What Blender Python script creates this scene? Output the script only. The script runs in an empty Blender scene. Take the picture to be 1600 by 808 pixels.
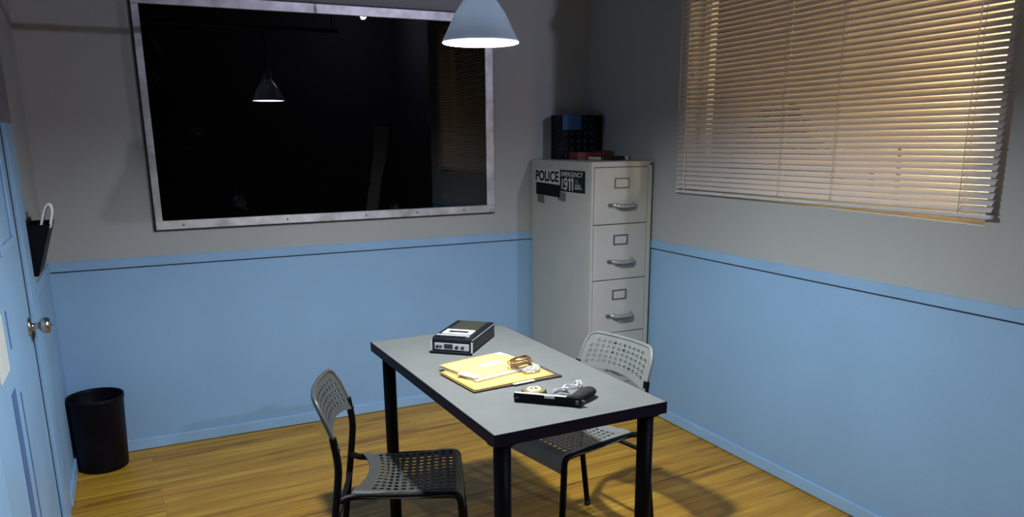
import bpy, bmesh, math, random
from mathutils import Vector, Matrix
random.seed(7)
PI = math.pi
C = bpy.context.scene.collection
SC = bpy.context.scene

# ------------------------------------------------------------------ materials
def mat(name, col, rough=0.5, metal=0.0, spec=0.5, noise=0.0, nscale=8.0, bump=0.0, bscale=60.0, ior=None, coat=0.0):
    m = bpy.data.materials.new(name); m.use_nodes = True
    nt = m.node_tree; b = nt.nodes['Principled BSDF']
    b.inputs['Base Color'].default_value = (*col, 1)
    b.inputs['Roughness'].default_value = rough
    b.inputs['Metallic'].default_value = metal
    b.inputs['Specular IOR Level'].default_value = spec
    b.inputs['Coat Weight'].default_value = coat
    if ior: b.inputs['IOR'].default_value = ior
    tc = nt.nodes.new('ShaderNodeTexCoord')
    if noise > 0:
        n = nt.nodes.new('ShaderNodeTexNoise'); n.inputs['Scale'].default_value = nscale
        n.inputs['Detail'].default_value = 5
        nt.links.new(tc.outputs['Object'], n.inputs['Vector'])
        r = nt.nodes.new('ShaderNodeMapRange')
        r.inputs['From Min'].default_value = .3; r.inputs['From Max'].default_value = .7
        r.inputs['To Min'].default_value = 1 - noise; r.inputs['To Max'].default_value = 1 + noise
        nt.links.new(n.outputs['Fac'], r.inputs['Value'])
        mx = nt.nodes.new('ShaderNodeVectorMath'); mx.operation = 'SCALE'
        mx.inputs[0].default_value = col
        nt.links.new(r.outputs['Result'], mx.inputs['Scale'])
        nt.links.new(mx.outputs['Vector'], b.inputs['Base Color'])
    if bump > 0:
        n2 = nt.nodes.new('ShaderNodeTexNoise'); n2.inputs['Scale'].default_value = bscale
        n2.inputs['Detail'].default_value = 4
        nt.links.new(tc.outputs['Object'], n2.inputs['Vector'])
        bp = nt.nodes.new('ShaderNodeBump'); bp.inputs['Strength'].default_value = bump
        bp.inputs['Distance'].default_value = .004
        nt.links.new(n2.outputs['Fac'], bp.inputs['Height'])
        nt.links.new(bp.outputs['Normal'], b.inputs['Normal'])
    return m

BLUE = (.245, .415, .63)
GREY = (.375, .385, .385)
RAIL_Z, RAILB_Z, BASE_Z = .950, .908, .058

def wall_paint():
    """cream-grey paint above the chair rail, blue wainscot below it"""
    m = mat('wall_paint', GREY, rough=.62, bump=.12, bscale=90)
    nt = m.node_tree; b = nt.nodes['Principled BSDF']
    g = nt.nodes.new('ShaderNodeNewGeometry'); s = nt.nodes.new('ShaderNodeSeparateXYZ')
    nt.links.new(g.outputs['Position'], s.inputs[0])
    lt = nt.nodes.new('ShaderNodeMath'); lt.operation = 'LESS_THAN'; lt.inputs[1].default_value = RAILB_Z + .02
    nt.links.new(s.outputs['Z'], lt.inputs[0])
    n = nt.nodes.new('ShaderNodeTexNoise'); n.inputs['Scale'].default_value = 2.2; n.inputs['Detail'].default_value = 6
    nt.links.new(g.outputs['Position'], n.inputs['Vector'])
    r = nt.nodes.new('ShaderNodeMapRange'); r.inputs['To Min'].default_value = .9; r.inputs['To Max'].default_value = 1.1
    nt.links.new(n.outputs['Fac'], r.inputs['Value'])
    mx = nt.nodes.new('ShaderNodeMix'); mx.data_type = 'RGBA'
    mx.inputs[6].default_value = (*GREY, 1); mx.inputs[7].default_value = (*BLUE, 1)
    nt.links.new(lt.outputs[0], mx.inputs[0])
    sc = nt.nodes.new('ShaderNodeVectorMath'); sc.operation = 'SCALE'
    nt.links.new(mx.outputs[2], sc.inputs[0]); nt.links.new(r.outputs[0], sc.inputs['Scale'])
    nt.links.new(sc.outputs[0], b.inputs['Base Color'])
    return m

def wood_floor():
    m = mat('oak_strip_floor', (.5, .3, .1), rough=.42, spec=.3)
    nt = m.node_tree; b = nt.nodes['Principled BSDF']; L = nt.links.new
    tc = nt.nodes.new('ShaderNodeNewGeometry')
    mp = nt.nodes.new('ShaderNodeMapping'); mp.inputs['Rotation'].default_value = (0, 0, math.radians(-3))
    L(tc.outputs['Position'], mp.inputs['Vector'])
    br = nt.nodes.new('ShaderNodeTexBrick')
    br.inputs['Color1'].default_value = (0, 0, 0, 1); br.inputs['Color2'].default_value = (1, 1, 1, 1)
    br.inputs['Mortar'].default_value = (.5, .5, .5, 1)
    br.inputs['Scale'].default_value = 1; br.inputs['Mortar Size'].default_value = .0008
    br.inputs['Mortar Smooth'].default_value = .3
    br.inputs['Brick Width'].default_value = 1.25; br.inputs['Row Height'].default_value = .062
    br.offset = .37
    L(mp.outputs[0], br.inputs['Vector'])
    st = nt.nodes.new('ShaderNodeMapping'); st.inputs['Scale'].default_value = (1.1, 22, 1)
    L(mp.outputs[0], st.inputs['Vector'])
    # shift the grain from strip to strip
    off = nt.nodes.new('ShaderNodeVectorMath'); off.operation = 'MULTIPLY_ADD'
    off.inputs[1].default_value = (9, 9, 9)
    L(br.outputs['Color'], off.inputs[0]); L(st.outputs[0], off.inputs[2])
    n = nt.nodes.new('ShaderNodeTexNoise'); n.inputs['Scale'].default_value = 1.5; n.inputs['Detail'].default_value = 7
    n.inputs['Distortion'].default_value = .9
    L(off.outputs[0], n.inputs['Vector'])
    n3 = nt.nodes.new('ShaderNodeTexNoise'); n3.inputs['Scale'].default_value = 1.1; n3.inputs['Detail'].default_value = 4
    L(st.outputs[0], n3.inputs['Vector'])
    a = nt.nodes.new('ShaderNodeMath'); a.operation = 'MULTIPLY_ADD'; a.inputs[1].default_value = .20
    L(br.outputs['Color'], a.inputs[0]); L(n.outputs['Fac'], a.inputs[2])
    a2 = nt.nodes.new('ShaderNodeMath'); a2.operation = 'MULTIPLY_ADD'; a2.inputs[1].default_value = .35
    L(n3.outputs['Fac'], a2.inputs[0]); L(a.outputs[0], a2.inputs[2])
    cr = nt.nodes.new('ShaderNodeValToRGB'); e = cr.color_ramp.elements
    e[0].position = .50; e[0].color = (.165, .068, .007, 1)
    e[1].position = 1.12; e[1].color = (.62, .36, .045, 1)
    x = cr.color_ramp.elements.new(.67); x.color = (.40, .195, .017, 1)
    x = cr.color_ramp.elements.new(.88); x.color = (.53, .285, .030, 1)
    L(a2.outputs[0], cr.inputs[0])
    dk = nt.nodes.new('ShaderNodeMix'); dk.data_type = 'RGBA'
    dk.inputs[7].default_value = (.13, .06, .018, 1)
    mm = nt.nodes.new('ShaderNodeMath'); mm.operation = 'MULTIPLY'; mm.inputs[1].default_value = .7
    L(br.outputs['Fac'], mm.inputs[0]); L(mm.outputs[0], dk.inputs[0]); L(cr.outputs[0], dk.inputs[6])
    L(dk.outputs[2], b.inputs['Base Color'])
    bp = nt.nodes.new('ShaderNodeBump'); bp.inputs['Strength'].default_value = .12; bp.inputs['Distance'].default_value = .003
    L(n.outputs['Fac'], bp.inputs['Height']); L(bp.outputs[0], b.inputs['Normal'])
    return m

def mirror_glass():
    m = mat('dark_observation_glass', (.001, .001, .0015), rough=.0, ior=1.55)
    nt = m.node_tree; b = nt.nodes['Principled BSDF']; L = nt.links.new
    tc = nt.nodes.new('ShaderNodeTexCoord')
    n = nt.nodes.new('ShaderNodeTexNoise'); n.inputs['Scale'].default_value = 5.5; n.inputs['Detail'].default_value = 8
    n.inputs['Roughness'].default_value = .7
    L(tc.outputs['Object'], n.inputs['Vector'])
    r = nt.nodes.new('ShaderNodeValToRGB'); e = r.color_ramp.elements
    e[0].position = .62; e[0].color = (.0008, .0008, .0012, 1)
    e[1].position = .85; e[1].color = (.05, .055, .07, 1)      # smears left on the pane
    L(n.outputs['Fac'], r.inputs[0]); L(r.outputs[0], b.inputs['Base Color'])
    return m

def slat_mat():
    m = bpy.data.materials.new('blind_slat'); m.use_nodes = True
    nt = m.node_tree; nt.nodes.clear(); L = nt.links.new
    o = nt.nodes.new('ShaderNodeOutputMaterial')
    d = nt.nodes.new('ShaderNodeBsdfDiffuse'); d.inputs[0].default_value = (.60, .57, .56, 1)
    t = nt.nodes.new('ShaderNodeBsdfTranslucent'); t.inputs[0].default_value = (.50, .43, .40, 1)
    mx = nt.nodes.new('ShaderNodeMixShader'); mx.inputs[0].default_value = .07
    L(d.outputs[0], mx.inputs[1]); L(t.outputs[0], mx.inputs[2]); L(mx.outputs[0], o.inputs[0])
    return m

def emit(name, col, s):
    m = bpy.data.materials.new(name); m.use_nodes = True
    nt = m.node_tree; nt.nodes.clear()
    o = nt.nodes.new('ShaderNodeOutputMaterial'); e = nt.nodes.new('ShaderNodeEmission')
    e.inputs[0].default_value = (*col, 1); e.inputs[1].default_value = s
    nt.links.new(e.outputs[0], o.inputs[0]); return m

def clear_plastic():
    m = bpy.data.materials.new('clear_plastic'); m.use_nodes = True
    nt = m.node_tree; nt.nodes.clear(); L = nt.links.new
    o = nt.nodes.new('ShaderNodeOutputMaterial')
    tr = nt.nodes.new('ShaderNodeBsdfTransparent'); gl = nt.nodes.new('ShaderNodeBsdfGlossy')
    gl.inputs['Roughness'].default_value = .18
    df = nt.nodes.new('ShaderNodeBsdfDiffuse'); df.inputs[0].default_value = (.8, .82, .82, 1)
    m1 = nt.nodes.new('ShaderNodeMixShader'); m1.inputs[0].default_value = .5
    m2 = nt.nodes.new('ShaderNodeMixShader'); m2.inputs[0].default_value = .55
    L(df.outputs[0], m1.inputs[1]); L(gl.outputs[0], m1.inputs[2])
    L(tr.outputs[0], m2.inputs[1]); L(m1.outputs[0], m2.inputs[2]); L(m2.outputs[0], o.inputs[0])
    return m

def thin(m, w, col):
    nt = m.node_tree; b = nt.nodes['Principled BSDF']; o = nt.nodes['Material Output']
    t = nt.nodes.new('ShaderNodeBsdfTranslucent'); t.inputs[0].default_value = (*col, 1)
    mx = nt.nodes.new('ShaderNodeMixShader'); mx.inputs[0].default_value = w
    nt.links.new(b.outputs[0], mx.inputs[1]); nt.links.new(t.outputs[0], mx.inputs[2]); nt.links.new(mx.outputs[0], o.inputs['Surface'])
    return m

M = dict(
    wall=wall_paint(), floor=wood_floor(), glass=mirror_glass(), slat=slat_mat(), plastic=clear_plastic(),
    blue=mat('blue_gloss_paint', BLUE, rough=.42, noise=.06, nscale=5, bump=.08, bscale=50),
    blueedge=mat('blue_trim_paint', (.29, .48, .72), rough=.4, noise=.06, nscale=6),
    drape=mat('black_stage_drape', (.006, .006, .007), rough=.95, bump=.4, bscale=14),
    ceil=mat('ceiling_paint', (.10, .10, .11), rough=.9, noise=.08),
    greytrim=mat('plain_grey', (.20, .19, .21), rough=.7, noise=.1),
    bluedark=mat('dark_blue', (.075, .145, .33), rough=.5, noise=.08),
    groove=mat('dark_groove', (.02, .03, .05), rough=.9, noise=.1),
    alu=mat('worn_aluminium', (.55, .55, .56), rough=.42, metal=.75, noise=.28, nscale=14),
    frameshadow=mat('frame_side_shadow', (.045, .045, .055), rough=.5, metal=.3, noise=.2),
    table=mat('grey_table_laminate', (.149, .151, .145), rough=.6, spec=.3, noise=.06, nscale=10),
    tedge=mat('navy_black_edge_band', (.006, .006, .022), rough=.5, spec=.2, noise=.15),
    blackmetal=mat('black_powder_coat', (.0025, .0025, .003), rough=.5, spec=.14, noise=.15),
    chair=mat('dark_chair_plastic', (.064, .064, .06), rough=.36, spec=.6, noise=.08, nscale=20, bump=.05, bscale=400),
    chair2=mat('grey_chair_plastic', (.205, .21, .20), rough=.36, noise=.08, nscale=20, bump=.05, bscale=400),
    rubber=mat('black_rubber', (.012, .012, .012), rough=.85, noise=.2),
    cab=mat('putty_grey_enamel', (.45, .445, .405), rough=.40, noise=.05, nscale=6, bump=.03, bscale=200),
    cabdark=mat('cabinet_shadow_gap', (.05, .048, .045), rough=.8, noise=.1),
    chrome=mat('brushed_steel', (.60, .59, .56), rough=.28, metal=.9, noise=.12, nscale=30),
    nickel=mat('satin_nickel', (.52, .48, .43), rough=.25, metal=1, noise=.12, nscale=30),
    litsteel=mat('lit_steel', (.62, .62, .62), rough=.5, metal=.35, noise=.15, nscale=40),
    darksteel=mat('dark_steel', (.16, .155, .15), rough=.4, metal=.8, noise=.1),
    bin=mat('black_bin_plastic', (.003, .0026, .006), rough=.5, spec=.12, noise=.2, nscale=10),
    manila=mat('manila_card', (.78, .53, .17), rough=.7, noise=.05, nscale=12),
    manila2=mat('manila_card_deep', (.72, .46, .13), rough=.7, noise=.05, nscale=12),
    brownfolder=mat('plum_brown_folder', (.10, .07, .075), rough=.6, noise=.1),
    paper=mat('white_paper', (.80, .80, .78), rough=.8, noise=.03),
    cord=mat('brown_gold_cord', (.15, .07, .02), rough=.45, noise=.35, nscale=60),
    gun=mat('gunmetal', (.10, .10, .105), rough=.32, metal=.85, noise=.1),
    grip=mat('black_grip_rubber', (.010, .009, .011), rough=.75, spec=.3, noise=.3, nscale=200, bump=.3, bscale=500),
    gold=mat('pale_gold', (.80, .66, .30), rough=.3, metal=.8, noise=.15, nscale=60),
    ivory=mat('ivory_enamel', (.85, .80, .58), rough=.35, noise=.05),
    leather=mat('black_leather', (.018, .016, .017), rough=.5, noise=.2, bump=.3, bscale=300),
    silver=mat('silver_chain', (.85, .85, .86), rough=.22, metal=.7, noise=.1, nscale=80),
    recblack=mat('recorder_black_plastic', (.008, .008, .012), rough=.42, spec=.25, noise=.12),
    recgrille=mat('olive_speaker_grille', (.045, .044, .030), rough=.6, noise=.3, nscale=120, bump=.5, bscale=300),
    recsilver=mat('recorder_silver_plate', (.66, .66, .68), rough=.3, metal=.35, noise=.05),
    recwhite=mat('recorder_pale_frame', (.74, .74, .74), rough=.4, noise=.04),
    display=mat('dark_meter_window', (.018, .022, .025), rough=.12, noise=.2),
    shade=thin(mat('grey_blue_lamp_enamel', (.42, .46, .53), rough=.16, metal=.5, noise=.06), .045, (.8, .88, 1)),
    shadein=thin(mat('white_reflector', (.85, .87, .9), rough=.5, noise=.02), .008, (.8, .88, 1)),
    bulb=emit('lamp_bulb_glow', (.88, .96, 1.0), 2150.0),
    wire=mat('pale_wire', (.7, .75, .82), rough=.35, noise=.05),
    white=mat('white_painted_wood', (.66, .64, .62), rough=.5, noise=.06),
    railw=mat('blind_rail_enamel', (.55, .56, .58), rough=.4, noise=.05),
    sill=mat('sill_cream_paint', (.74, .68, .55), rough=.6, noise=.06),
    crate=mat('black_crate_plastic', (.005, .005, .010), rough=.6, spec=.12, noise=.15),
    bluefolder=mat('blue_file_folder', (.03, .13, .30), rough=.55, noise=.08),
    redbook=mat('dark_red_cloth', (.16, .025, .035), rough=.7, noise=.15),
    brownbook=mat('brown_cloth', (.10, .05, .035), rough=.7, noise=.15),
    blackbook=mat('black_book_cloth', (.014, .013, .013), rough=.6, noise=.15),
    redpages=mat('red_stained_page_edges', (.13, .03, .03), rough=.8, noise=.1, nscale=60),
    pages=mat('book_pages', (.62, .58, .50), rough=.8, noise=.08, nscale=60),
    stwhite=mat('sticker_white', (.60, .60, .58), rough=.5, noise=.05),
    stblack=mat('sticker_black', (.004, .004, .005), rough=.6, spec=.12, noise=.15),
    stteal=mat('sticker_dark_teal', (.007, .016, .019), rough=.6, spec=.12, noise=.15),
    stwhite2=mat('star_label_cream', (.78, .72, .52), rough=.6, noise=.05),
    tape=mat('grey_tape', (.13, .13, .125), rough=.6, noise=.12),
    bark=mat('bark', (.08, .055, .035), rough=.9, noise=.3, bump=.6, bscale=30),
    leaf=mat('leaf', (.06, .10, .03), rough=.7, noise=.3),
    outwall=mat('yard_wall_cream', (.60, .54, .46), rough=.9, noise=.18, nscale=2.5),
    ground=mat('outside_ground', (.10, .08, .05), rough=.95, noise=.3),
    paleboard=mat('pale_board_paint', (.70, .74, .80), rough=.6, noise=.08),
    doorplate=mat('pale_grey_plate', (.60, .60, .57), rough=.45, noise=.06),
)

# ------------------------------------------------------------------ mesh helpers
def NB(): return bmesh.new()

def box(bm, x0, x1, y0, y1, z0, z1, mi=0, Mx=None):
    ps = [(x0,y0,z0),(x1,y0,z0),(x1,y1,z0),(x0,y1,z0),(x0,y0,z1),(x1,y0,z1),(x1,y1,z1),(x0,y1,z1)]
    vs = [bm.verts.new(Mx @ Vector(p) if Mx else p) for p in ps]
    for f in ((0,3,2,1),(4,5,6,7),(0,1,5,4),(1,2,6,5),(2,3,7,6),(3,0,4,7)):
        bm.faces.new([vs[i] for i in f]).material_index = mi

def tube(bm, pts, r, seg=10, caps=True, closed=False, mi=0):
    pts = [Vector(p) for p in pts]; n = len(pts)
    rs = r if isinstance(r, (list, tuple)) else [r]*n
    t0 = (pts[1]-pts[0]).normalized()
    nrm = t0.orthogonal().normalized(); rings = []; prev = t0
    for i, p in enumerate(pts):
        if closed: t = (pts[(i+1) % n]-pts[i-1]).normalized()
        elif i == 0: t = t0
        elif i == n-1: t = (pts[-1]-pts[-2]).normalized()
        else: t = ((pts[i+1]-p).normalized()+(p-pts[i-1]).normalized()).normalized()
        q = prev.rotation_difference(t); nrm = (q @ nrm); nrm = (nrm - t*nrm.dot(t)).normalized(); prev = t
        bn = t.cross(nrm)
        rings.append([bm.verts.new(p + (nrm*math.cos(2*PI*k/seg)+bn*math.sin(2*PI*k/seg))*rs[i]) for k in range(seg)])
    m = n if closed else n-1
    for i in range(m):
        a, b = rings[i], rings[(i+1) % n]
        for k in range(seg):
            f = bm.faces.new((a[k], a[(k+1) % seg], b[(k+1) % seg], b[k])); f.smooth = True; f.material_index = mi
    if caps and not closed:
        bm.faces.new(rings[0][::-1]).material_index = mi; bm.faces.new(rings[-1]).material_index = mi

def smooth_path(pts, it=2):
    pts = [Vector(p) for p in pts]
    for _ in range(it):
        q = [pts[0]]
        for a, b in zip(pts, pts[1:]): q += [a.lerp(b, .25), a.lerp(b, .75)]
        q.append(pts[-1]); pts = q
    return pts

def lathe(bm, prof, c=(0,0,0), seg=40, axis='Z', mi=0):
    c = Vector(c); rings = []
    def P(r, h, a):
        if axis == 'Z': return c + Vector((r*math.cos(a), r*math.sin(a), h))
        if axis == 'X': return c + Vector((h, r*math.cos(a), r*math.sin(a)))
        return c + Vector((r*math.sin(a), h, r*math.cos(a)))
    for r, h in prof:
        if r < 1e-6: rings.append([bm.verts.new(P(0, h, 0))])
        else: rings.append([bm.verts.new(P(r, h, 2*PI*k/seg)) for k in range(seg)])
    for a, b in zip(rings, rings[1:]):
        for k in range(seg):
            k2 = (k+1) % seg
            if len(a) == 1 and len(b) == 1: continue
            if len(a) == 1: f = bm.faces.new((a[0], b[k2], b[k]))
            elif len(b) == 1: f = bm.faces.new((a[k], a[k2], b[0]))
            else: f = bm.faces.new((a[k], a[k2], b[k2], b[k]))
            f.smooth = True; f.material_index = mi

def prism(bm, poly, z0, z1, mi=0, Mx=None):
    """polygon (x, y) extruded from z0 to z1"""
    T = lambda p: (Mx @ Vector(p)) if Mx else Vector(p)
    a = [bm.verts.new(T((x, y, z0))) for x, y in poly]; b = [bm.verts.new(T((x, y, z1))) for x, y in poly]
    bm.faces.new(a[::-1]).material_index = mi; bm.faces.new(b).material_index = mi
    n = len(poly)
    for i in range(n): bm.faces.new((a[i], a[(i+1) % n], b[(i+1) % n], b[i])).material_index = mi

def obj(name, bm, m, parent=None, loc=None, rotz=None, bevel=0, solid=0, split=None, recalc=True, seg=2):
    if recalc: bmesh.ops.recalc_face_normals(bm, faces=bm.faces)
    me = bpy.data.meshes.new(name); bm.to_mesh(me); bm.free()
    for x in (m if isinstance(m, (list, tuple)) else [m]): me.materials.append(x)
    o = bpy.data.objects.new(name, me); C.objects.link(o)
    if parent: o.parent = parent
    if loc is not None: o.location = loc
    if rotz is not None: o.rotation_euler = (0, 0, rotz)
    if solid:
        s = o.modifiers.new('thickness', 'SOLIDIFY'); s.thickness = solid; s.offset = 0
    if split:
        s = o.modifiers.new('creases', 'EDGE_SPLIT'); s.split_angle = math.radians(split)
    if bevel:
        s = o.modifiers.new('rounding', 'BEVEL'); s.width = bevel; s.segments = seg
        s.limit_method = 'ANGLE'; s.angle_limit = math.radians(40)
    return o

def tag(o, label, cat, group=None, kind=None):
    o['label'] = label; o['category'] = cat
    if group: o['group'] = group
    if kind: o['kind'] = kind
    return o

def thing(name, label, cat, loc=(0,0,0), rotz=0, group=None):
    o = bpy.data.objects.new(name, None); C.objects.link(o); o.empty_display_size = .1
    o.location = loc; o.rotation_euler = (0, 0, rotz)
    return tag(o, label, cat, group)

def structure(name, bm, m, label, cat, parent=None, **k):
    o = obj(name, bm, m, parent, **k)
    if parent is None: tag(o, label, cat, kind='structure')
    return o

def perforated(nu, nv, hole, fmap, r):
    """sheet of nu x nv cells, round holes punched where hole(i, j); fmap(u, v) puts it in space"""
    bm = NB(); cache = {}
    def V(u, v):
        k = (round(u, 5), round(v, 5))
        if k not in cache: cache[k] = bm.verts.new(fmap(u, v))
        return cache[k]
    off8 = [(0,0),(.5,0),(1,0),(1,.5),(1,1),(.5,1),(0,1),(0,.5)]
    for i in range(nu):
        for j in range(nv):
            h = hole(i, j)
            if h == 'cut': continue
            sq = [V((i+a)/nu, (j+b)/nv) for a, b in off8]
            if h:
                oc = []
                for a, b in off8:
                    dx, dy = a-.5, b-.5; l = math.hypot(dx, dy)
                    oc.append(V((i+.5+dx/l*r)/nu, (j+.5+dy/l*r)/nv))
                for k in range(8):
                    f = bm.faces.new((sq[k], sq[(k+1) % 8], oc[(k+1) % 8], oc[k])); f.smooth = True
            else:
                c = V((i+.5)/nu, (j+.5)/nv)
                for k in range(8):
                    f = bm.faces.new((sq[k], sq[(k+1) % 8], c)); f.smooth = True
    return bm

def text_mesh(name, body, m, parent, W, H, place, bold=0.0, depth=.0004):
    """lettering fitted to W x H; place(x, y, z) maps text space to the surface"""
    cu = bpy.data.curves.new(name, 'FONT'); cu.body = body; cu.offset = bold; cu.extrude = .01
    t = bpy.data.objects.new(name, cu); C.objects.link(t)
    bpy.context.view_layer.update()
    me = bpy.data.meshes.new_from_object(t.evaluated_get(bpy.context.evaluated_depsgraph_get()))
    bpy.data.objects.remove(t); bpy.data.curves.remove(cu)
    xs = [v.co.x for v in me.vertices]; ys = [v.co.y for v in me.vertices]
    x0, x1, y0, y1 = min(xs), max(xs), min(ys), max(ys)
    for v in me.vertices:
        v.co = place((v.co.x-x0)/(x1-x0)*W, (v.co.y-y0)/(y1-y0)*H, depth if v.co.z > 0 else 0)
    me.name = name; me.materials.clear(); me.materials.append(m)
    o = bpy.data.objects.new(name, me); C.objects.link(o); o.parent = parent
    return o

# ------------------------------------------------------------------ room
XL, YF, YR, ZC = -2.819, -6.4, -2.70, 3.1      # left wall, front end, end of right wall, ceiling
bm = NB(); box(bm, XL-.12, 1.0, YF-.1, .12, -.06, 0)
structure('floor', bm, M['floor'], 'golden oak strip floor running under the whole room', 'floor')
bm = NB(); box(bm, XL-.12, 1.0, YF-.1, .12, ZC, ZC+.06)
structure('ceiling', bm, M['ceil'], 'dark ceiling above the hanging lamp', 'ceiling')
bm = NB(); box(bm, XL-.12, .12, 0, .12, 0, ZC)
structure('wall_back', bm, M['wall'], 'back wall, grey above and blue below, holding the dark mirror', 'wall')
bm = NB(); box(bm, XL-.12, 1.0, YF-.1, YF, 0, ZC)
structure('wall_front', bm, M['drape'], 'black wall behind the camera', 'wall')
# black side beyond the end of the window wall
bm = NB(); box(bm, .9, 1.0, YF, YR-.02, 0, ZC); box(bm, .12, 1.0, YR-.02, YR+.08, 0, ZC)
structure('wall_side', bm, M['drape'], 'black wall past the right end of the window wall', 'wall')
# right wall with the window opening
WY0, WY1, WZ0, WZ1 = -.895, -2.432, 1.192, 2.36
bm = NB()
box(bm, 0, .12, YR, WY1, 0, ZC); box(bm, 0, .12, WY0, 0, 0, ZC)
box(bm, 0, .12, WY1, WY0, WZ1, ZC)
prism(bm, [(WY1, 0), (WY0, 0), (WY0, WZ0+.022), (WY1, WZ0)], 0, .12, Mx=Matrix(((0,0,1,0),(1,0,0,0),(0,1,0,0),(0,0,0,1))))
structure('wall_right', bm, M['wall'], 'right wall, grey above and blue below, around the window with the blind', 'wall')
# left wall with the door opening
DY0, DY1, DZ = -.862, -1.80, 2.06
bm = NB()
box(bm, XL-.12, XL, DY0, 0, 0, ZC); box(bm, XL-.12, XL, YF, DY1, 0, ZC); box(bm, XL-.12, XL, DY1, DY0, DZ, ZC)
structure('wall_left', bm, M['wall'], 'left wall with the blue door', 'wall')

# skirting boards
bm = NB(); box(bm, XL+.012, -.012, -.011, 0, .004, BASE_Z)
structure('baseboard_back', bm, M['blueedge'], 'blue skirting board along the back wall', 'skirting board', bevel=.003)
bm = NB(); box(bm, -.011, 0, YR, 0, .004, BASE_Z)
structure('baseboard_right', bm, M['blueedge'], 'blue skirting board along the window wall', 'skirting board', bevel=.003)
bm = NB(); box(bm, XL, XL+.012, -.55, 0, .004, BASE_Z+.01)
structure('baseboard_left', bm, M['blueedge'], 'blue skirting board between the door and the corner', 'skirting board', bevel=.003)
# chair rails
bm = NB(); box(bm, XL+.008, -.008, -.008, 0, RAILB_Z, RAIL_Z); box(bm, XL+.008, -.008, -.003, 0, RAILB_Z-.006, RAILB_Z, 1)
structure('trim_1', bm, [M['blue'], M['groove']], 'blue chair rail along the back wall', 'chair rail')
bm = NB(); box(bm, -.008, 0, YR, 0, RAILB_Z, RAIL_Z); box(bm, -.003, 0, YR, 0, RAILB_Z-.006, RAILB_Z, 1)
structure('trim_2', bm, [M['blue'], M['groove']], 'blue chair rail under the window on the right wall', 'chair rail')
bm = NB(); box(bm, XL, XL+.008, -.56, 0, RAILB_Z, RAIL_Z); box(bm, XL, XL+.003, -.56, 0, RAILB_Z-.006, RAILB_Z, 1)
structure('trim_3', bm, [M['blue'], M['groove']], 'blue chair rail between the door and the corner', 'chair rail')
# door casing, plain grey over its upper length
bm = NB(); box(bm, XL, XL+.016, DY0+.004, -.70, 0, 1.545); box(bm, XL, XL+.005, -.70, -.545, 0, 1.545)
box(bm, XL, XL+.016, DY0+.004, -.70, 1.74, DZ+.1); box(bm, XL, XL+.018, DY1-.1, DY0+.004, DZ, DZ+.1)
box(bm, XL-.05, XL-.001, DY0-.004, DY0+.006, 0, DZ, 1); box(bm, XL, XL+.0035, DY0+.0025, DY0+.0065, 0, 1.545, 1)
structure('trim_4', bm, [M['blue'], M['groove']], 'blue casing beside and above the left door', 'door casing', bevel=.004)
bm = NB(); box(bm, XL, XL+.016, DY0+.004, -.70, 1.545, 1.74); box(bm, XL, XL+.005, -.70, -.565, 1.545, 2.1)
structure('trim_5', bm, M['greytrim'], 'grey length of the door casing above the blue', 'door casing')
pp = thing('shadow_pipe', 'added thin grey pipe out of view above, casting the dark band on the back wall', 'pipe', (XL, -1.0, 2.118))
bm = NB(); tube(bm, [(.0, 0, 0), (1.62, 0, 0)], .0115, 12); obj('pipe', bm, M['greytrim'], pp)  # unseen pipe added to cast the dark band high on the back wall
bm = NB(); lathe(bm, [(0, 0), (.03, 0), (.03, .006), (.0115, .010)], (0, 0, 0), 18, 'X'); obj('wall_flange', bm, M['greytrim'], pp)
bm = NB(); tube(bm, [(1.58, 0, .011), (1.58, 0, ZC-2.118)], .004, 8); obj('hanger_rod', bm, M['greytrim'], pp)

# the door
dr = thing('door_1', 'blue panelled door with a round nickel knob in the left wall', 'door', (XL, DY0, 0)); dr['kind'] = 'structure'
bm = NB()
LW = DY0-DY1-.008
def dpanel(bm, a0, a1, z0, z1):   # raised field inside a sunk moulding, on the room face
    box(bm, -.010, .004, -a1, -a0, z0, z1)
box(bm, -.045, 0, -.004-LW, -.004, .006, DZ-.004)
leaf = obj('door_leaf', bm, M['blue'], dr, bevel=.003)
for (a0, a1, z0, z1) in ((.12, .44, 1.15, 1.9), (.52, .86, 1.15, 1.9)):
    bm = NB(); w = .03
    box(bm, 0, .009, -a1, -a0, z0, z0+w); box(bm, 0, .009, -a1, -a0, z1-w, z1)
    box(bm, 0, .009, -a0-w, -a0, z0+w, z1-w); box(bm, 0, .009, -a1, -a1+w, z0+w, z1-w)
    obj('panel_moulding', bm, M['blue'], dr, bevel=.003)
bm = NB(); box(bm, 0, .002, -.632, -.560, .06, .78); obj('dark_stripe', bm, M['bluedark'], dr)  # flat stripes of darker blue on the door face
bm = NB(); box(bm, 0, .002, -.475, -.462, .06, .74); obj('dark_stripe', bm, M['bluedark'], dr)
bm = NB(); box(bm, 0, .002, -.512, -.500, .885, 1.0); obj('dark_stripe', bm, M['bluedark'], dr)
bm = NB(); box(bm, 0, .018, -.86, -.700, .87, 1.03); obj('door_plate', bm, M['doorplate'], dr, bevel=.004)
kb = obj('door_knob', (lambda b: (lathe(b, [(0, 0), (.032, 0), (.033, .006), (.014, .010), (.011, .014), (.011, .030), (.016, .034),
        (.026, .040), (.0285, .052), (.026, .062), (.018, .067), (0, .068)], (0, -.062, .857), 28, 'X'), b)[1])(NB()), M['nickel'], dr)
bm = NB(); lathe(bm, [(0, .068), (.004, .068), (.004, .071), (0, .071)], (0, -.062, .857), 12, 'X'); obj('lock_button', bm, M['darksteel'], kb)
bm = NB(); box(bm, -.03, .0015, -.0035, .002, .83, .885); obj('strike_plate', bm, M['nickel'], dr)

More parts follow.
